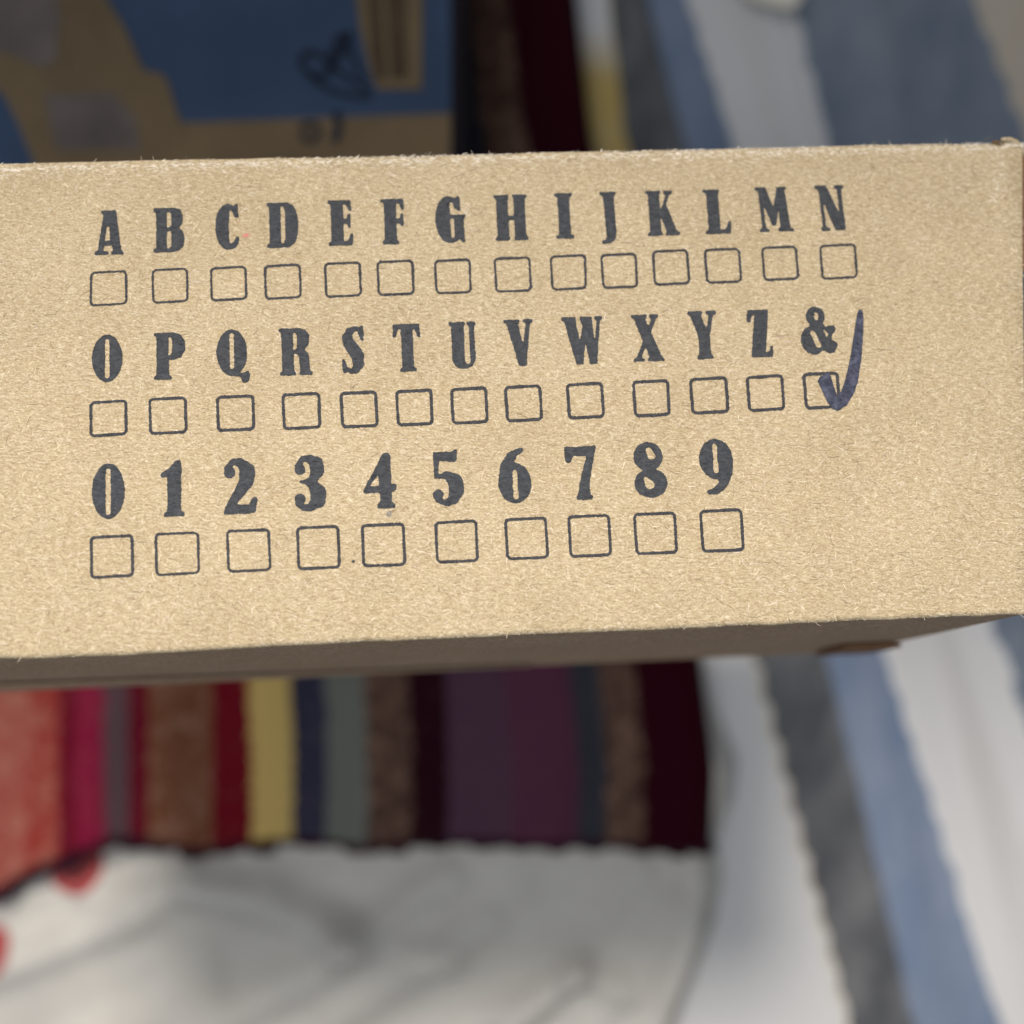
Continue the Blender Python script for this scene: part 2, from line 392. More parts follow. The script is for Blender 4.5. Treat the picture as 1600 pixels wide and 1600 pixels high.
# ------------------------------------------------------------------ small cream paper scrap at the top edge
sp = empty('paper_scrap', at(1215, -20, .004)); tag(sp, 'small cream paper scrap on the wide blue stripe at the top edge', 'paper')
ol = [(1140, -60), (1262, -70), (1256, -8), (1246, 6), (1232, 9), (1214, 4), (1192, -3), (1172, -10)]
pp = [(at(x, y, .03).x - sp.location.x, at(x, y, .03).y - sp.location.y) for x, y in ol]
vs, fs = slab(pp[::-1], .022, .0228); link('sheet', vs, fs, M['paper'], sp)
pf = [pp[2], pp[3], pp[4], pp[5], ((pp[4][0] + pp[2][0]) / 2 - .004, (pp[3][1] + pp[2][1]) / 2 + .006)]
vs, fs = slab(pf[::-1], .0232, .0242); link('folded_corner', vs, fs, M['paper'], sp)

# ================================================================== the printed kraft carton
box = empty('kraft_carton'); box.matrix_world = FM
tag(box, 'kraft cardboard carton printed with the alphabet, digits and tick boxes, nearest the camera', 'carton')
DEP = 0.086
TL, TR, BR, BL = st(-400, 262.8), st(1597, 219), st(1607, 959.5), st(-400, 1045)
RB = 0.0011                                  # bend radius of the creased edges
def lerp2(a, b, t): return (a[0] + (b[0] - a[0]) * t, a[1] + (b[1] - a[1]) * t)
# front panel: flat face whose long edges roll over the crease
nu = 470; prof = []
for k in range(7): a = math.radians(62) * (1 - k / 6); prof.append(('T', a))
prof += [('F', 0.0)] * 1
for k in range(1, 8): prof.append(('F', k / 8))
for k in range(7): a = math.radians(80) * (k / 6); prof.append(('B', a))
wob_t = smooth_noise(nu, 9, .00010, 3) + smooth_noise(nu, 60, .00018, 4); wob_b = smooth_noise(nu, 9, .00010, 5) + smooth_noise(nu, 60, .00018, 6)
wob_r = smooth_noise(len(prof), 2, .00012, 9)
vs = []
for j, (kd, a) in enumerate(prof):
    for i in range(nu):
        u = i / (nu - 1); T = lerp2(TL, TR, u); B = lerp2(BL, BR, u)
        T = (T[0], T[1] + wob_t[i]); B = (B[0], B[1] + wob_b[i])
        if kd == 'T': y = T[1] - RB + RB * math.sin(a); h = -RB * (1 - math.cos(a)); x = T[0]
        elif kd == 'B': y = B[1] + RB - RB * math.sin(a); h = -RB * (1 - math.cos(a)); x = B[0]
        else: q = lerp2((T[0], T[1] - RB), (B[0], B[1] + RB), a if a else 1e-4); x, y = q; h = 0
        if u > .985: h -= 0.0006 * ((u - .985) / .015) ** 2; 
        if i == nu - 1: x += wob_r[j]
        vs.append((x, y, h))
fs = [(j * nu + i + 1, j * nu + i, (j + 1) * nu + i, (j + 1) * nu + i + 1) for j in range(len(prof) - 1) for i in range(nu - 1)]
# orientation: rows go from top to bottom, so reversed winding faces the viewer
fs = [f[::-1] for f in fs]
face = link('front_panel', vs, fs, M['kraft'], box, True)
me = face.data
if sum(p.normal.z for p in me.polygons) < 0: me.flip_normals()
def wall(name, pa, pb, off, mat, d0=RB * .9, d1=DEP, bulge=0.0, n=40, m=10, out=(0, 0)):
    """panel going back from the front edge pa-pb; off = outward shift, bulge = outward bow"""
    vs = []
    for j in range(m):
        v = j / (m - 1); d = d0 + (d1 - d0) * v
        for i in range(n):
            u = i / (n - 1); x = pa[0] + (pb[0] - pa[0]) * u; y = pa[1] + (pb[1] - pa[1]) * u
            k = off + bulge * math.sin(math.pi * v) * math.sin(math.pi * min(1, max(0, u)))
            vs.append((x + out[0] * k, y + out[1] * k, -d))
    fs = [(j * n + i, j * n + i + 1, (j + 1) * n + i + 1, (j + 1) * n + i) for j in range(m - 1) for i in range(n - 1)]
    return link(name, vs, fs, mat, box, True)
wall('bottom_panel', BL, BR, -0.0002, M['kraft_shaded'], out=(0, -1))
wall('top_panel', (TL[0], TL[1]), (TR[0], TR[1]), -0.0006, M['kraft_shaded'], out=(0, 1))
wall('right_panel', (TR[0], TR[1] - .002), (BR[0], BR[1] + .001), -0.0004, M['kraft_shaded'], bulge=.0006, out=(1, 0))
wall('left_panel', TL, BL, -0.0004, M['kraft_shaded'], out=(-1, 0))
link('back_panel', [(TL[0], TL[1], -DEP), (TR[0], TR[1], -DEP), (BR[0], BR[1], -DEP), (BL[0], BL[1], -DEP)], [(0, 1, 2, 3)], M['kraft_shaded'], box)
# lower flap edge seen at the far left of the underside, and the brown tuck tab near the right end
def ubox(name, pa, pb, y_off, th, d0, d1, mat, end=1.0):
    vs = []
    for (p, d, k) in ((pa, d0, 1), (pb, d0 + (d1 - d0) * (1 - end) * .8, end), (pb, d1, end), (pa, d1, 1)):
        vs += [(p[0], p[1] + y_off, -d), (p[0], p[1] + y_off - th * k, -d)]
    return link(name, vs, [(0, 2, 4, 6), (1, 7, 5, 3), (0, 1, 3, 2), (2, 3, 5, 4), (4, 5, 7, 6), (6, 7, 1, 0)], mat, box)
ubox('flap', BL, lerp2(BL, BR, .62), -.0003, .0005, .062, DEP - .001, M['kraft_shaded'], .1)
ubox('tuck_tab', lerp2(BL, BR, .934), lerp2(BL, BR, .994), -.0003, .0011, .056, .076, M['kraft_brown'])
# top-right corner: curled tab above a torn slot
def px3(px, py, h): s, t = st(px, py); return (s, t, h)
cur = [(1562, 219), (1570, 217), (1580, 216), (1590, 219), (1598, 226), (1606, 234), (1614, 246), (1622, 262)]
vs = []
for i, (x, y) in enumerate(cur):
    h = .0006 - .00022 * i
    vs += [px3(x, y - 1, h), px3(x - .6, y + 3.2 + .5 * i, h + .0001), px3(x - .3, y + 3.2 + .5 * i, h - .0012), px3(x + 1, y - 2, h - .004)]
fs = []
for i in range(len(cur) - 1):
    for k in range(4): a = 4 * i + k; b = 4 * i + (k + 1) % 4; fs.append((a, b, b + 4, a + 4))
link('corner_tab', vs, fs, M['kraft'], box, True)
M['slot_dark'] = plain('torn_slot_shadow_board', (.10, .065, .035), .3, 900)
def flat_poly(name, pts, mat, h, parent=None):
    o = link(name, [px3(x, y, h) for x, y in pts], [tuple(range(len(pts)))], mat, parent or box)
    if o.data.polygons[0].normal.z < 0: o.data.flip_normals()
    return o
flat_poly('torn_slot', [(1548, 223), (1551, 220), (1557, 219), (1562, 221), (1561, 224), (1566, 226), (1570, 226), (1562, 228), (1555, 226), (1550, 225)], M['slot_dark'], .00008)
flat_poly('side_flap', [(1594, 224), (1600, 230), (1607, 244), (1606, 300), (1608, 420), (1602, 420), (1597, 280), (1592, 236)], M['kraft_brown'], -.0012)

# ------------------------------------------------------------------ printed glyphs: condensed slab letters drawn as outlines, swollen and rounded like stamped ink
# P/p add/cut polygon, E/e ellipse, S/s brush stroke (x, y, radius); height 100
def serif_stem(x0, x1, l, r, top=True, bot=True):
    return [(x0 - l, 0), (x1 + r, 0), (x1 + r, 6), (x1, 9), (x1, 91), (x1 + r, 94), (x1 + r, 100), (x0 - l, 100), (x0 - l, 94), (x0, 91), (x0, 9), (x0 - l, 6)]
G = {
'A': (65, [('P', [(14, 1), (48, 0), (60, 90), (65, 93), (65, 100), (37, 100), (37, 94), (42, 91), (39, 79), (22, 79), (19, 91), (32, 93), (32, 100), (0, 100), (0, 93), (7, 90), (20, 10), (14, 6)]), ('p', [(28, 36), (22.5, 69), (35, 69), (32.5, 36)])]),
'B': (70, [('P', [(1, 0), (50, 0), (62, 5), (67, 18), (66, 34), (58, 46), (67, 54), (70, 70), (68, 88), (58, 97), (45, 100), (0, 100), (0, 93), (7, 90), (7, 10), (1, 7)]), ('p', [(31, 9), (38, 10), (41, 16), (41, 40), (31, 46)]), ('p', [(31, 54), (38, 51), (41, 58), (41, 86), (37, 92), (31, 92)])]),
'C': (50, [('E', 27, 50, 27, 50), ('p', [(31, 14), (36, 14), (40, 28), (60, 33), (60, 70), (44, 72), (40, 84), (34, 90), (30, 86), (29, 50)]), ('P', [(34, 5), (40, 8), (43, 1), (49, 1), (50, 31), (44, 31), (36, 14), (30, 12), (26, 4)]), ('S', [(28, 95, 5), (38, 92, 6), (45, 84, 5), (47, 76, 4)])]),
'D': (69, [('P', [(1, 0), (46, 0), (60, 8), (68, 28), (69, 50), (68, 72), (60, 91), (46, 100), (0, 100), (0, 93), (6, 89), (6, 10), (1, 7)]), ('p', [(31, 8), (37, 10), (40, 20), (40, 80), (37, 90), (31, 92)])]),
'E': (55, [('P', [(6, 5), (34, 5), (34, 95), (6, 95)]), ('P', [(0, 0), (50, 0), (53, 25), (46, 25), (40, 11), (34, 9), (6, 9), (0, 7)]), ('P', [(33, 42), (41, 40), (43, 30), (50, 30), (50, 62), (44, 62), (42, 53), (33, 52)]), ('P', [(0, 100), (53, 100), (55, 74), (49, 74), (46, 82), (42, 90), (34, 91), (6, 91), (0, 93)])]),
'F': (52, [('P', [(7, 5), (34, 5), (34, 95), (7, 95)]), ('P', [(0, 0), (50, 0), (52, 22), (46, 26), (41, 11), (34, 9), (0, 7)]), ('P', [(33, 44), (41, 42), (43, 33), (49, 33), (50, 60), (44, 60), (42, 55), (33, 54)]), ('P', [(2, 100), (2, 93), (7, 90), (33, 90), (38, 93), (38, 100)])]),
'G': (65, [('E', 29, 50, 29, 50), ('p', [(32, 14), (38, 13), (42, 28), (80, 30), (80, 102), (42, 102), (42, 85), (36, 91), (32, 86)]), ('P', [(34, 5), (42, 9), (46, 1), (53, 1), (55, 32), (48, 32), (40, 14), (30, 11)]), ('P', [(31, 40), (65, 40), (65, 46), (60, 49), (63, 98), (55, 99), (50, 92), (44, 97), (34, 99.5), (28, 99), (30, 93), (37, 91), (40, 84), (40, 49), (31, 47)])]),
'H': (72, [('P', serif_stem(5, 31, 5, 2)), ('P', serif_stem(43, 68, 2, 4)), ('P', [(28, 46), (46, 45), (46, 55), (28, 56)])]),
'I': (42, [('P', serif_stem(8, 34, 7, 7))]),
'J': (34, [('P', [(2, 0), (34, 0), (34, 5), (30, 8), (31, 80), (28, 90), (20, 98), (5, 100), (1, 97), (4, 92), (9, 92), (12, 86), (9, 8), (2, 5)])]),
'K': (74, [('P', serif_stem(8, 33, 6, 3)), ('P', [(32, 50), (47, 10), (42, 7), (42, 0), (62, 0), (62, 7), (55, 10), (45, 36), (32, 64)]), ('P', [(33, 46), (47, 30), (67, 90), (74, 94), (74, 100), (41, 100), (41, 94), (45, 92), (33, 58)])]),
'L': (58, [('P', serif_stem(8, 34, 7, 3)), ('P', [(5, 100), (56, 100), (58, 72), (52, 71), (49, 80), (45, 89), (34, 91), (6, 91)])]),
'M': (81, [('P', [(1, 0), (26, 0), (40, 50), (41, 86), (34, 86), (8, 10), (1, 6)]), ('P', [(36, 86), (34, 68), (50, 0), (60, 0), (43, 86)]), ('P', [(8, 8), (17, 14), (20, 91), (27, 94), (27, 100), (5, 100), (5, 94), (11, 91)]), ('P', [(48, 0), (71, 0), (71, 6), (67, 9), (74, 91), (81, 94), (81, 100), (46, 100), (46, 94), (51, 91), (50, 20)])]),
'N': (64, [('P', [(0, 0), (26, 0), (48, 58), (60, 99), (38, 99), (18, 40), (6, 9), (0, 6)]), ('P', [(8, 8), (17, 14), (18, 91), (27, 94), (27, 100), (6, 100), (6, 94), (11, 91)]), ('P', [(42, 0), (64, 0), (64, 6), (58, 9), (61, 99), (51, 99), (48, 9), (42, 6)])]),
'O': (64, [('E', 32, 50, 32, 50), ('s', [(32, 13, 3.6), (32, 88, 4.4)])]),
'P': (67, [('P', [(1, 0), (44, 0), (58, 5), (66, 18), (66, 38), (58, 52), (44, 58), (32, 58), (32, 90), (38, 94), (38, 100), (0, 100), (0, 94), (5, 90), (6, 9), (0, 6)]), ('p', [(31, 9), (36, 11), (39, 18), (38, 44), (31, 50)])]),
'Q': (61, [('E', 28, 43, 28, 43), ('s', [(28, 10, 3.3), (28, 70, 3.6)]), ('P', [(22, 84), (34, 74), (44, 82), (52, 80), (58, 77), (61, 84), (58, 97), (52, 100), (46, 97), (42, 88), (34, 87)])]),
'R': (70, [('P', [(1, 0), (46, 0), (58, 5), (64, 16), (63, 34), (54, 47), (62, 54), (65, 90), (70, 94), (70, 100), (42, 100), (42, 94), (44, 91), (42, 60), (38, 54), (31, 54), (32, 91), (36, 94), (36, 100), (1, 100), (1, 94), (7, 90), (6, 9), (0, 6)]), ('p', [(31, 9), (36, 11), (39, 18), (38, 42), (31, 47)])]),
'S': (49, [('S', [(38, 8, 4), (28, 6, 5), (18, 13, 8.5), (13, 25, 11), (17, 38, 13), (26, 50, 13.5), (34, 64, 13.5), (35, 80, 12), (29, 92, 8), (19, 95, 4.5), (11, 90, 4)]), ('P', [(35, 10), (41, 1), (47, 1), (48, 33), (42, 33), (36, 18)]), ('P', [(7, 69), (1, 68), (2, 98), (8, 99), (14, 94), (11, 82)])]),
'T': (57, [('P', [(1, 0), (56, 0), (57, 28), (51, 28), (46, 12), (41, 9), (16, 9), (11, 12), (6, 28), (0, 28)]), ('P', [(17, 5), (42, 5), (42, 91), (48, 94), (48, 100), (13, 100), (13, 94), (18, 91)])]),
'U': (56, [('P', [(0, 0), (34, 0), (34, 6), (31, 9), (31, 84), (35, 91), (40, 90), (42, 82), (41, 9), (37, 6), (37, 0), (56, 0), (56, 6), (52, 9), (53, 80), (47, 94), (34, 100), (22, 100), (10, 94), (5, 80), (5, 9), (0, 6)])]),
'V': (61, [('P', [(0, 0), (34, 0), (34, 6), (30, 9), (39, 54), (46, 9), (40, 6), (40, 0), (61, 0), (61, 6), (55, 9), (44, 99), (28, 99), (6, 9), (0, 6)])]),
'W': (86, [('P', [(0, 0), (31, 0), (30, 7), (37, 52), (44, 20), (39, 6), (39, 0), (66, 0), (64, 7), (68, 50), (74, 9), (69, 6), (69, 0), (86, 0), (86, 6), (81, 9), (70, 99), (55, 99), (48, 52), (42, 99), (27, 99), (6, 9), (0, 6)])]),
'X': (65, [('P', [(0, 0), (34, 0), (34, 6), (30, 9), (60, 91), (65, 94), (65, 100), (30, 100), (30, 94), (34, 91), (6, 9), (0, 6)]), ('P', [(38, 0), (58, 0), (58, 6), (53, 9), (17, 91), (24, 94), (24, 100), (0, 100), (0, 94), (7, 91), (43, 9), (38, 6)])]),
'Y': (59, [('P', [(0, 0), (31, 0), (31, 6), (28, 9), (37, 38), (43, 9), (38, 6), (38, 0), (59, 0), (59, 6), (53, 9), (43, 50), (43, 90), (48, 94), (48, 100), (14, 100), (14, 94), (19, 90), (19, 52), (5, 9), (0, 6)])]),
'Z': (52, [('P', [(2, 0), (46, 0), (46, 8), (35, 90), (43, 88), (45, 77), (51, 76), (50, 100), (5, 100), (5, 92), (17, 9), (11, 13), (8, 26), (0, 26)])]),
'&': (78, [('E', 34, 20, 20, 20), ('E', 26, 70, 26, 30), ('P', [(20, 30), (47, 30), (66, 72), (73, 75), (77, 80), (69, 96), (58, 99.5), (46, 92), (30, 96)]), ('P', [(53, 45), (58, 41), (72, 40), (75, 46), (72, 54), (66, 60), (64, 70), (58, 86), (46, 82), (57, 62), (58, 56), (52, 52)]), ('e', 36, 20, 4.2, 9), ('s', [(25, 53, 4.2), (36, 81, 4.8)]), ('p', [(47, 43), (52, 50), (58, 57), (55, 65), (50, 56)])]),
'0': (58, [('E', 29, 50, 29, 50), ('s', [(28.5, 13, 3.6), (28.5, 88, 4.0)])]),
'1': (42, [('P', [(1, 23), (16, 14), (25, 2), (34, 0), (37, 4), (36, 90), (42, 94), (42, 100), (6, 100), (5, 94), (12, 90), (12, 30), (3, 30), (0, 27)])]),
'2': (61, [('S', [(12, 26, 9.5), (13, 25, 9.5)]), ('S', [(7, 18, 5), (18, 6, 5), (32, 8, 8), (43, 23, 14), (42, 40, 13), (31, 58, 10), (19, 74, 8), (8, 90, 6)]), ('P', [(0, 99), (2, 88), (14, 76), (28, 82), (46, 82), (51, 71), (57, 69), (61, 72), (58, 90), (56, 97), (40, 99)])]),
'3': (58, [('S', [(11, 26, 9), (12, 25, 9)]), ('S', [(7, 18, 5), (17, 6, 5), (29, 6, 7), (40, 16, 12.5), (42, 28, 12), (34, 42, 8), (24, 47, 4.5), (13, 47, 3)]), ('S', [(22, 48, 4), (34, 53, 9), (42, 67, 14), (41, 82, 13), (28, 93, 7), (16, 93, 5), (6, 85, 5)]), ('S', [(10, 77, 9.5), (11, 78, 9)])]),
'4': (60, [('P', [(39, 1), (45, 0), (50, 6), (50, 58), (56, 56), (60, 61), (58, 69), (50, 71), (50, 89), (56, 92), (56, 100), (24, 100), (24, 92), (29, 89), (29, 72), (2, 73), (0, 67), (36, 4)]), ('p', [(28, 38), (12, 60), (28, 60)])]),
'5': (56, [('P', [(4, 4), (38, 4), (43, 0), (47, 2), (45, 20), (41, 23), (14, 19), (13, 48), (5, 52)]), ('S', [(14, 47, 4), (28, 45, 7), (41, 57, 13.5), (43, 73, 13), (37, 88, 10), (24, 95, 5.5), (10, 89, 5)]), ('S', [(10, 80, 9.5), (11, 79, 9)])]),
'6': (58, [('E', 29, 64, 29, 36), ('P', [(0, 62), (4, 32), (18, 10), (38, 1), (47, 1), (47, 8), (36, 13), (29, 24), (28, 40), (28, 60)]), ('s', [(29.5, 44, 3.4), (29.5, 88, 4)])]),
'7': (57, [('P', [(1, 3), (4, 1), (14, 3), (50, 2), (56, 0), (57, 6), (46, 50), (42, 72), (43, 89), (48, 94), (46, 99.5), (18, 99.5), (17, 94), (21, 89), (24, 70), (34, 34), (40, 20), (16, 19), (11, 30), (2, 32), (0, 20)])]),
'8': (59, [('E', 28, 26, 26, 26), ('E', 30, 74, 29.5, 26), ('s', [(30, 15, 5), (34, 25, 6.5)]), ('s', [(21, 65, 3), (28, 77, 7.5)])]),
'9': (61, [('E', 30, 36, 29.5, 36), ('P', [(60, 38), (57, 64), (46, 86), (28, 100), (12, 99), (9, 92), (22, 88), (32, 78), (34, 62), (33, 40)]), ('s', [(29, 12, 3.4), (29, 57, 3.8)])]),
}
def inside(poly, X, Y):
    r = np.zeros(X.shape, bool); n = len(poly)
    for i in range(n):
        x0, y0 = poly[i]; x1, y1 = poly[(i + 1) % n]
        if y0 == y1: continue
        c = ((y0 > Y) != (y1 > Y)) & (X < (x1 - x0) * (Y - y0) / (y1 - y0) + x0); r ^= c
    return r
def brush(pts, X, Y, grow_r=0.0):
    r = np.zeros(X.shape, bool)
    for (x0, y0, r0), (x1, y1, r1) in zip(pts[:-1], pts[1:]):
        dx, dy = x1 - x0, y1 - y0; L2 = dx * dx + dy * dy + 1e-9
        t = np.clip(((X - x0) * dx + (Y - y0) * dy) / L2, 0, 1)
        r |= np.hypot(X - x0 - t * dx, Y - y0 - t * dy) < (r0 + (r1 - r0) * t) + grow_r
    return r
def gblur(a, s):
    k = int(3 * s + 1); x = np.arange(-k, k + 1); g = np.exp(-x * x / (2 * s * s)); g /= g.sum()
    a = np.apply_along_axis(lambda m: np.convolve(m, g, 'same'), 0, a)
    return np.apply_along_axis(lambda m: np.convolve(m, g, 'same'), 1, a)
PADG, RES = 6.0, 2.0                          # margin in glyph units, fine samples per unit
def field(ops, W, seed, rough=0.16, grow=0.5):
    nx, ny = int((W + 2 * PADG) * RES), int((100 + 2 * PADG) * RES)
    X, Y = np.meshgrid((np.arange(nx) + .5) / RES - PADG, (np.arange(ny) + .5) / RES - PADG)
    m = np.zeros(X.shape, bool)
    for op in ops:
        k = op[0]
        if k in 'Pp': a = inside(op[1], X, Y)
        elif k in 'Ee': a = ((X - op[1]) / op[3]) ** 2 + ((Y - op[2]) / op[4]) ** 2 < 1
        else: a = brush(op[1], X, Y, 0.6 if k == 's' else 0.0)
        m = (m | a) if k in 'PES' else (m & ~a)
    f = gblur(m.astype(float), 3.0)
    r = np.random.default_rng(seed)
    n = gblur(r.normal(0, 1, f.shape), 1.8); n /= n.std()
    n2 = gblur(r.normal(0, 1, f.shape), 5.0); n2 /= n2.std()
    f = f - grow + rough * (n * .55 + n2 * .45) * (4 * f * (1 - f))
    return f[::2, ::2]                        # one sample per unit
def contour_mesh(f, to3d):
    """fill f > 0: full cells merged along rows, border cells clipped at the zero line"""
    ny, nx = f.shape; vs, fs, cache = [], [], {}
    def V(x, y):
        k = (round(x, 4), round(y, 4))
        if k not in cache: cache[k] = len(vs); vs.append(to3d(x, y))
        return cache[k]
    for j in range(ny - 1):
        run = None
        for i in range(nx):
            full = i < nx - 1 and f[j, i] > 0 and f[j, i + 1] > 0 and f[j + 1, i] > 0 and f[j + 1, i + 1] > 0
            if full:
                if run is None: run = i
                continue
            if run is not None: fs.append((V(run, j), V(run, j + 1), V(i, j + 1), V(i, j))); run = None
            if i == nx - 1: break
            c = [(i, j, f[j, i]), (i, j + 1, f[j + 1, i]), (i + 1, j + 1, f[j + 1, i + 1]), (i + 1, j, f[j, i + 1])]
            if all(q[2] <= 0 for q in c): continue
            poly = []
            for a, b in zip(c, c[1:] + c[:1]):
                if a[2] > 0: poly.append(V(a[0], a[1]))
                if (a[2] > 0) != (b[2] > 0):
                    t = a[2] / (a[2] - b[2]); poly.append(V(a[0] + (b[0] - a[0]) * t, a[1] + (b[1] - a[1]) * t))
            poly = [p for k, p in enumerate(poly) if p != poly[k - 1]]
            if len(poly) >= 3: fs.append(tuple(poly))
    return vs, fs
INK_H = .00010
def put_glyph(ch, xl, xr, yt, yb, seed):
    W, ops = G[ch]; f = field(ops, W, seed)
    cx, cy = (xl + xr) / 2, (yt + yb) / 2
    slope = -0.034 - 0.010 * (cy - 620) / 400           # the print runs parallel to the carton's long edges
    lean = 0.075 * (cx - 170) / 950
    hw = (xr - xl) / 2; hh = (yb - yt) / 2
    def to3d(gx, gy):
        x = (gx + .5 - PADG) / W * 2 - 1; y = (gy + .5 - PADG) / 100 * 2 - 1
        px = cx + x * hw + y * hh * lean; py = cy + y * (hh - abs(slope) * hw * .6) + x * hw * slope
        return px3(px, py, INK_H)
    vs, fs = contour_mesh(f, to3d)
    nm = 'printed_ampersand' if ch == '&' else ('printed_digit' if ch.isdigit() else 'printed_letter')
    o = link(nm, vs, fs, M['ink'], box); o['label'] = 'stamped slate black "%s" in heavy condensed serif type' % ch
    if sum(p.normal.z * p.area for p in o.data.polygons) < 0: o.data.flip_normals()
    return o
rows_g = [('A', 147.8, 193, 328.4, 398.5), ('B', 239, 288, 324.3, 394.4), ('C', 336.2, 372.6, 318.4, 390.6), ('D', 416.6, 466, 316, 387.5), ('E', 512.7, 551.5, 312.6, 384),
 ('F', 595.2, 632.3, 310.5, 382), ('G', 680, 727.5, 306, 380), ('H', 772.2, 823.8, 304, 376), ('I', 866, 896.3, 301.6, 373), ('J', 936.5, 964, 299.8, 381.7),
 ('K', 1008, 1060.5, 297.5, 368.6), ('L', 1099, 1141, 295.5, 365.8), ('M', 1180.4, 1237.6, 291.8, 362.5), ('N', 1275, 1320.5, 289.4, 360.9),
 ('O', 143.7, 191.4, 522.6, 597.2), ('P', 240.3, 290, 519.2, 593.4), ('Q', 338.2, 390.5, 514, 599.3), ('R', 435.2, 487.8, 512.3, 587), ('S', 533, 569.6, 508.5, 584),
 ('T', 614, 657, 506, 581), ('U', 702, 744.5, 502.5, 576.4), ('V', 788, 833.6, 498.7, 573), ('W', 878, 942.7, 494, 570.7), ('X', 987.4, 1035.7, 491, 565),
 ('Y', 1076, 1121, 485.6, 561.4), ('Z', 1167.8, 1206.8, 483.6, 558.3), ('&', 1249.8, 1308.3, 478.7, 554.3),
 ('0', 143.7, 195, 723.4, 811.7), ('1', 250.6, 288, 718.6, 807.6), ('2', 348.2, 402.5, 715, 804.5), ('3', 458.9, 511, 710.3, 799.7), ('4', 566.5, 620, 706, 795),
 ('5', 674, 724, 701.6, 791), ('6', 778, 829.5, 698.6, 786.7), ('7', 883, 933, 694.9, 782), ('8', 988.9, 1041, 690, 778), ('9', 1092.4, 1146.7, 685, 773.6)]
for k, a in enumerate(rows_g): put_glyph(*a, seed=100 + k)

# ------------------------------------------------------------------ tick boxes (outer corners TL TR BR BL in the print)
ticks = [
 [(141, 425), (198.5, 422), (199.5, 476), (140, 479.5)], [(236.5, 421), (294, 418), (295, 472), (238, 475)], [(327.5, 418), (385.5, 415), (387, 468), (329, 472)], [(412, 414.5), (470, 411.5), (472, 466), (413.5, 469)],
 [(506, 411), (564, 408), (566, 463), (508, 466)], [(587.5, 408), (646, 405.5), (648.5, 460.5), (590, 463)], [(677.5, 406.5), (735.5, 403.5), (737.5, 458), (680.5, 460.5)], [(771, 403), (829, 400.5), (831.5, 455.5), (773.5, 458)],
 [(858.5, 399.5), (915.5, 397), (917.5, 452), (861.5, 454.5)], [(937.5, 397.5), (994.5, 394.5), (997.5, 449.5), (941, 452)], [(1018, 391.5), (1075, 389), (1079, 444), (1021.5, 447)], [(1099, 389), (1156, 387), (1160, 441.5), (1103, 444)],
 [(1188.5, 386), (1245, 383.5), (1249, 437), (1192.5, 439.5)], [(1279, 383), (1337, 380), (1341, 434.5), (1283.5, 438)],
 [(140, 627.5), (199, 624), (199.5, 680), (140, 684)], [(231.7, 622), (292, 619.5), (293, 677), (233, 680)], [(337, 619), (398, 616), (399, 672.5), (339, 675.5)], [(439.6, 615), (500.5, 612.5), (502, 669.7), (442, 672.5)], [(529.7, 612.5), (589.5, 610), (592, 667), (533, 669.7)],
 [(617, 609.7), (675.5, 606.7), (678, 664), (620, 666.7)], [(702.7, 606.4), (761, 603.7), (764, 661.5), (706, 664)], [(787, 603.4), (846, 600.4), (848.6, 657.7), (790.5, 660.4)], [(883.5, 599.6), (942, 596), (945.7, 653), (887.5, 655.9)],
 [(986.6, 595), (1045, 592), (1048.5, 650), (990.5, 652.5)], [(1076, 591), (1136, 587.6), (1140, 645), (1080, 648)], [(1164, 588), (1223.5, 584.3), (1227.5, 641), (1169, 644)], [(1252.7, 583), (1310, 580.3), (1314, 637.5), (1258, 641)],
 [(140.2, 838), (208.5, 834.5), (210, 900.7), (141, 905.2)], [(241.3, 832.7), (311.5, 830), (313, 897), (243, 900.8)], [(352.7, 828), (422, 825.5), (424.5, 892), (355.5, 895.2)], [(462, 823), (530, 820), (533, 888), (465, 891.5)], [(563.4, 819.3), (632, 816.2), (635, 884), (566.5, 886.7)],
 [(678, 814.8), (745.5, 811.5), (748.5, 878), (681.5, 880.8)], [(787.5, 810), (854.5, 807), (858, 872.6), (791, 875.6)], [(886, 805.5), (953, 802.5), (956.6, 869), (890, 872)], [(988.5, 801.7), (1056, 799), (1059.7, 865), (993, 867.7)], [(1092, 797), (1159.5, 794), (1164, 861), (1096.5, 864)]]
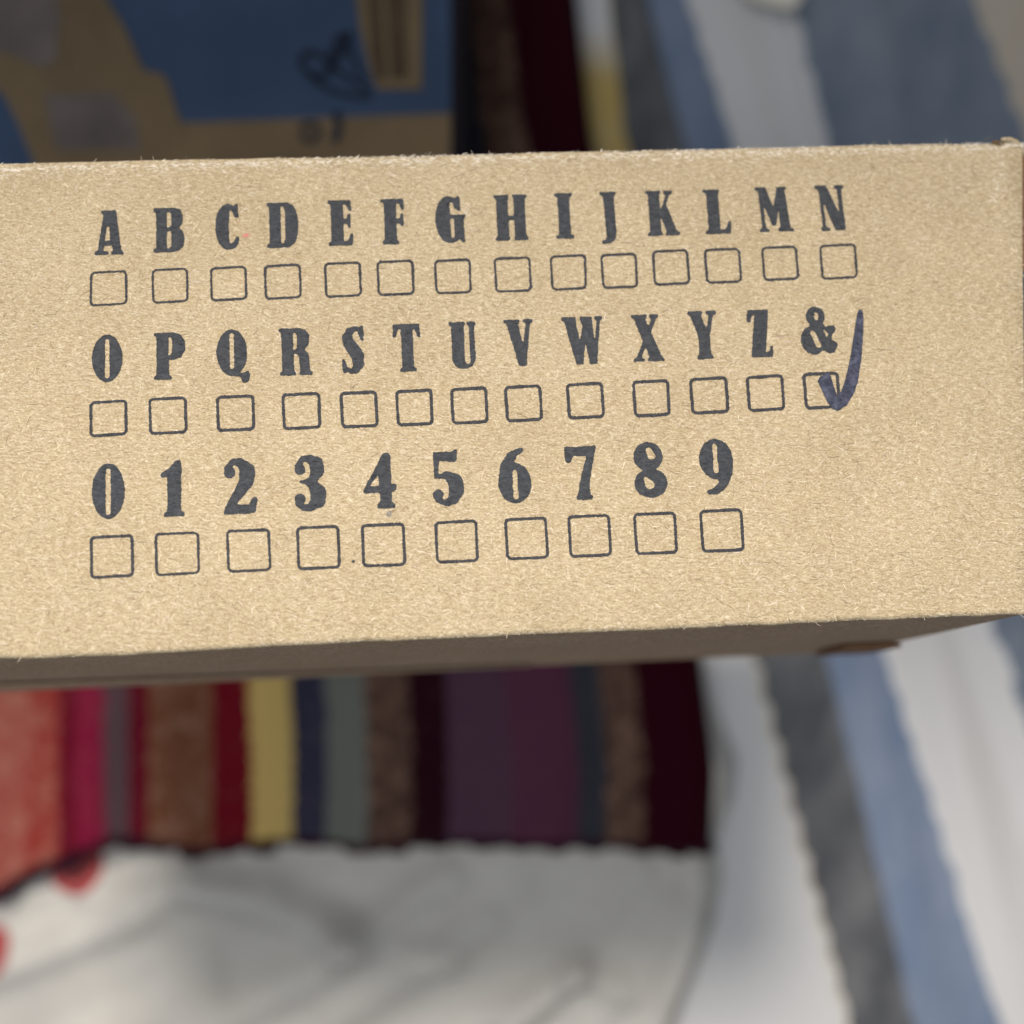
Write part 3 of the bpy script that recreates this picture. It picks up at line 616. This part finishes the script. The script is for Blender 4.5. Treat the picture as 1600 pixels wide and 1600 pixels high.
def tick_box(c, lw, seed):
    c = [np.array(p, float) for p in c]; size = np.linalg.norm(c[1] - c[0]); rad = 8.5 / size
    pts = []                                          # unit square outline with rounded corners, (x, y, nx, ny)
    def edge(x0, y0, x1, y1, nx, ny):
        for t in np.linspace(0, 1, 22)[:-1]: pts.append((x0 + (x1 - x0) * t, y0 + (y1 - y0) * t, nx, ny))
    def arc(cx, cy, a0):
        for t in np.linspace(0, 1, 8)[:-1]:
            a = a0 + t * math.pi / 2; pts.append((cx + rad * math.cos(a), cy + rad * math.sin(a), math.cos(a), math.sin(a)))
    edge(rad, 0, 1 - rad, 0, 0, -1); arc(1 - rad, rad, -math.pi / 2); edge(1, rad, 1, 1 - rad, 1, 0); arc(1 - rad, 1 - rad, 0)
    edge(1 - rad, 1, rad, 1, 0, 1); arc(rad, 1 - rad, math.pi / 2); edge(0, 1 - rad, 0, rad, -1, 0); arc(rad, rad, math.pi)
    r = np.random.default_rng(seed); n = len(pts)
    no = r.normal(0, .28, n) + np.interp(np.arange(n), np.arange(0, n + 8, 8), r.normal(0, .22, len(np.arange(0, n + 8, 8))))
    ni = r.normal(0, .28, n) + np.interp(np.arange(n), np.arange(0, n + 8, 8), r.normal(0, .22, len(np.arange(0, n + 8, 8))))
    for _ in range(2):                                # little blots
        k = r.integers(0, n); no[k] += .9; ni[k] += .5
    vs = []
    def mp(x, y):
        p = (c[0] * (1 - x) + c[1] * x) * (1 - y) + (c[3] * (1 - x) + c[2] * x) * y; return px3(p[0], p[1], INK_H)
    for (x, y, nx, ny), a, b in zip(pts, no, ni):
        vs += [mp(x + nx * a / size, y + ny * a / size), mp(x - nx * (lw + b) / size, y - ny * (lw + b) / size)]
    fs = [(2 * i, 2 * i + 1, (2 * i + 3) % (2 * n), (2 * i + 2) % (2 * n)) for i in range(n)]
    o = link('tick_box', vs, fs, M['ink_line'], box)
    if sum(p.normal.z * p.area for p in o.data.polygons) < 0: o.data.flip_normals()
    return o
for k, c in enumerate(ticks):
    lw = 3.9 if k < 14 else (5.0 if k < 27 else 4.6)
    tick_box(c, lw - (0.4 if k % 14 < 2 else 0), 500 + k)

# ------------------------------------------------------------------ handwritten tick beside the ampersand
def px_shape(name, bbox, fn, mat, h, seed, cell=0.7, rough=.14):
    x0, y0, x1, y1 = bbox; nx, ny = int((x1 - x0) / cell * 2), int((y1 - y0) / cell * 2)
    X, Y = np.meshgrid(x0 + (np.arange(nx) + .5) * cell / 2, y0 + (np.arange(ny) + .5) * cell / 2)
    f = gblur(fn(X, Y).astype(float), 2.2); r = np.random.default_rng(seed); n = gblur(r.normal(0, 1, f.shape), 1.8); n /= n.std()
    f = (f - .5 + rough * n * 4 * f * (1 - f))[::2, ::2]
    vs, fs = contour_mesh(f, lambda x, y: px3(x0 + (x * 2 + .5) * cell / 2, y0 + (y * 2 + .5) * cell / 2, h))
    o = link(name, vs, fs, mat, box)
    if sum(p.normal.z * p.area for p in o.data.polygons) < 0: o.data.flip_normals()
    return o
z7 = lambda pts: [(1150 + x / 5.333, 440 + y / 5.333) for x, y in pts]
short = z7([(678, 828), (700, 792), (740, 770), (772, 762), (790, 795), (850, 985), (882, 1030), (870, 1070), (838, 1076), (800, 1058), (760, 1005), (705, 890)])
long_ = [(1344, 487, 3.5), (1343.5, 494, 5.2), (1341.5, 520, 7.2), (1336.5, 562, 9.0), (1330.5, 594, 10), (1324, 613, 10), (1316, 627, 9), (1309, 636, 5.5)]
o = px_shape('check_mark', (1270, 478, 1358, 648), lambda X, Y: inside(short, X, Y) | brush(long_, X, Y), M['marker'], .00016, 77)
o['label'] = 'navy felt-tip check mark drawn over the last box of the second row'
M['smudge'] = ink('faint_smudge', (.16, .15, .15), (.40, .33, .25))
M['red_speck'] = plain('red_speck', (.55, .22, .18), .2, 900)
px_shape('ink_smudge', (600, 795, 616, 812), lambda X, Y: ((X - 608) / 4.2) ** 2 + ((Y - 803) / 5) ** 2 < 1, M['smudge'], INK_H, 5, .5, .5)
px_shape('ink_smudge', (545, 870, 560, 886), lambda X, Y: (X - 552.5) ** 2 + (Y - 877.5) ** 2 < 6, M['ink'], INK_H, 6, .5, .3)
px_shape('red_speck', (374, 360, 396, 376), lambda X, Y: ((X - 384) / 5) ** 2 + ((Y - 368) / 3) ** 2 < 1, M['red_speck'], INK_H, 8, .5, .7)

# ------------------------------------------------------------------ loose fibres felted into the board, and fuzz on the creased edges
def ribbons(name, n, gen, mat, parent):
    vs, fs, cs = [], [], []
    for _ in range(n):
        pts, wd, colr = gen(); k0 = len(vs)
        for i, p in enumerate(pts):
            a = np.array(pts[max(0, i - 1)]); b = np.array(pts[min(len(pts) - 1, i + 1)]); d = b - a
            L = math.hypot(d[0], d[1]) or 1e-9; t = wd * (1 - .6 * abs(2 * i / (len(pts) - 1) - 1))
            nx, ny = -d[1] / L * t, d[0] / L * t
            vs += [(p[0] + nx, p[1] + ny, p[2]), (p[0] - nx, p[1] - ny, p[2])]; cs += [colr, colr]
            if i: k = k0 + 2 * i; fs.append((k - 2, k - 1, k + 1, k))
    o = link(name, vs, fs, mat, parent); at_ = o.data.color_attributes.new('fibre_colour', 'FLOAT_COLOR', 'POINT')
    at_.data.foreach_set('color', np.array([(*c, 1.0) for c in cs], dtype=np.float32).ravel())
    o['kind'] = 'stuff'; return o
N = NT('paper_fibre'); a = N.n('Attribute', attribute_name='fibre_colour'); N.l(a.outputs[0], N.b.inputs['Base Color'])
M['fibre'] = N.m
s0, s1 = st(-20, 620)[0], BR[0]
def face_fibre(kind):
    def g():
        u = random.random(); T = lerp2(TL, TR, u); B = lerp2(BL, BR, u); v = random.uniform(.008, .992); x, y = lerp2(T, B, v)
        a = random.gauss(0.1, .75) + (math.pi if random.random() < .5 else 0); c = random.gauss(0, .6)
        if kind == 'dark': L = random.uniform(.0008, .0032); wd = random.uniform(.000025, .00005); q = random.uniform(.13, .28); cl = (q, q * .72, q * .46); c *= 1.6; h = .00004
        else: L = random.uniform(.0006, .0021); wd = random.uniform(.00003, .00008); q = random.uniform(.52, .78); cl = (q, q * random.uniform(.80, .90), q * random.uniform(.55, .72)); h = .00003
        pts = []; n = 4
        for i in range(n):
            pts.append((x, y, h + random.uniform(-.00001, .00003))); x += math.cos(a) * L / (n - 1); y += math.sin(a) * L / (n - 1); a += c / (n - 1)
        return pts, wd, cl
    return g
ribbons('pale_fibres', 4200, face_fibre('pale'), M['fibre'], box)
ribbons('dark_fibres', 1100, face_fibre('dark'), M['fibre'], box)
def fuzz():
    u = random.random(); top = random.random() < .72  # mostly on the top crease, where its pale colour stands in for lit edge
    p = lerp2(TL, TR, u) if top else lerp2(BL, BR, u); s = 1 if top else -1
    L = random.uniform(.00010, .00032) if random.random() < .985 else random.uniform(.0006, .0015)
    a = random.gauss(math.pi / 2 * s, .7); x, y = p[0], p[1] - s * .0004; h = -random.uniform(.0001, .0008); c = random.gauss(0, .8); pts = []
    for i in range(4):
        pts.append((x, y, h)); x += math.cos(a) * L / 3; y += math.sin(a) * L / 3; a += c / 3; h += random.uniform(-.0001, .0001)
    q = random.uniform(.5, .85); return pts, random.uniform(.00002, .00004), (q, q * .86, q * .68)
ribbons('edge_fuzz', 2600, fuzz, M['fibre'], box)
def worn_lit():                                  # wear at corner and top crease; the crease's paleness also paints its lit rim
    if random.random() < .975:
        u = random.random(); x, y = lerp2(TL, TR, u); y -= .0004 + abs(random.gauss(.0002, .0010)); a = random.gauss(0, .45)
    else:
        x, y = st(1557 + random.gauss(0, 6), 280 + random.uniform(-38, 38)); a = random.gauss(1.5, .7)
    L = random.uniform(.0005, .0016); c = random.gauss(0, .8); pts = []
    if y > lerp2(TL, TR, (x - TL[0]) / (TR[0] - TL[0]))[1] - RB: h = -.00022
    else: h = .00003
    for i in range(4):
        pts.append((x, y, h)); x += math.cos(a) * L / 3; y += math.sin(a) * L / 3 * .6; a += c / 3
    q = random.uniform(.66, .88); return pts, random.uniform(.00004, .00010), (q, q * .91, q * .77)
ribbons('worn_lit_fibres', 2200, worn_lit, M['fibre'], box)
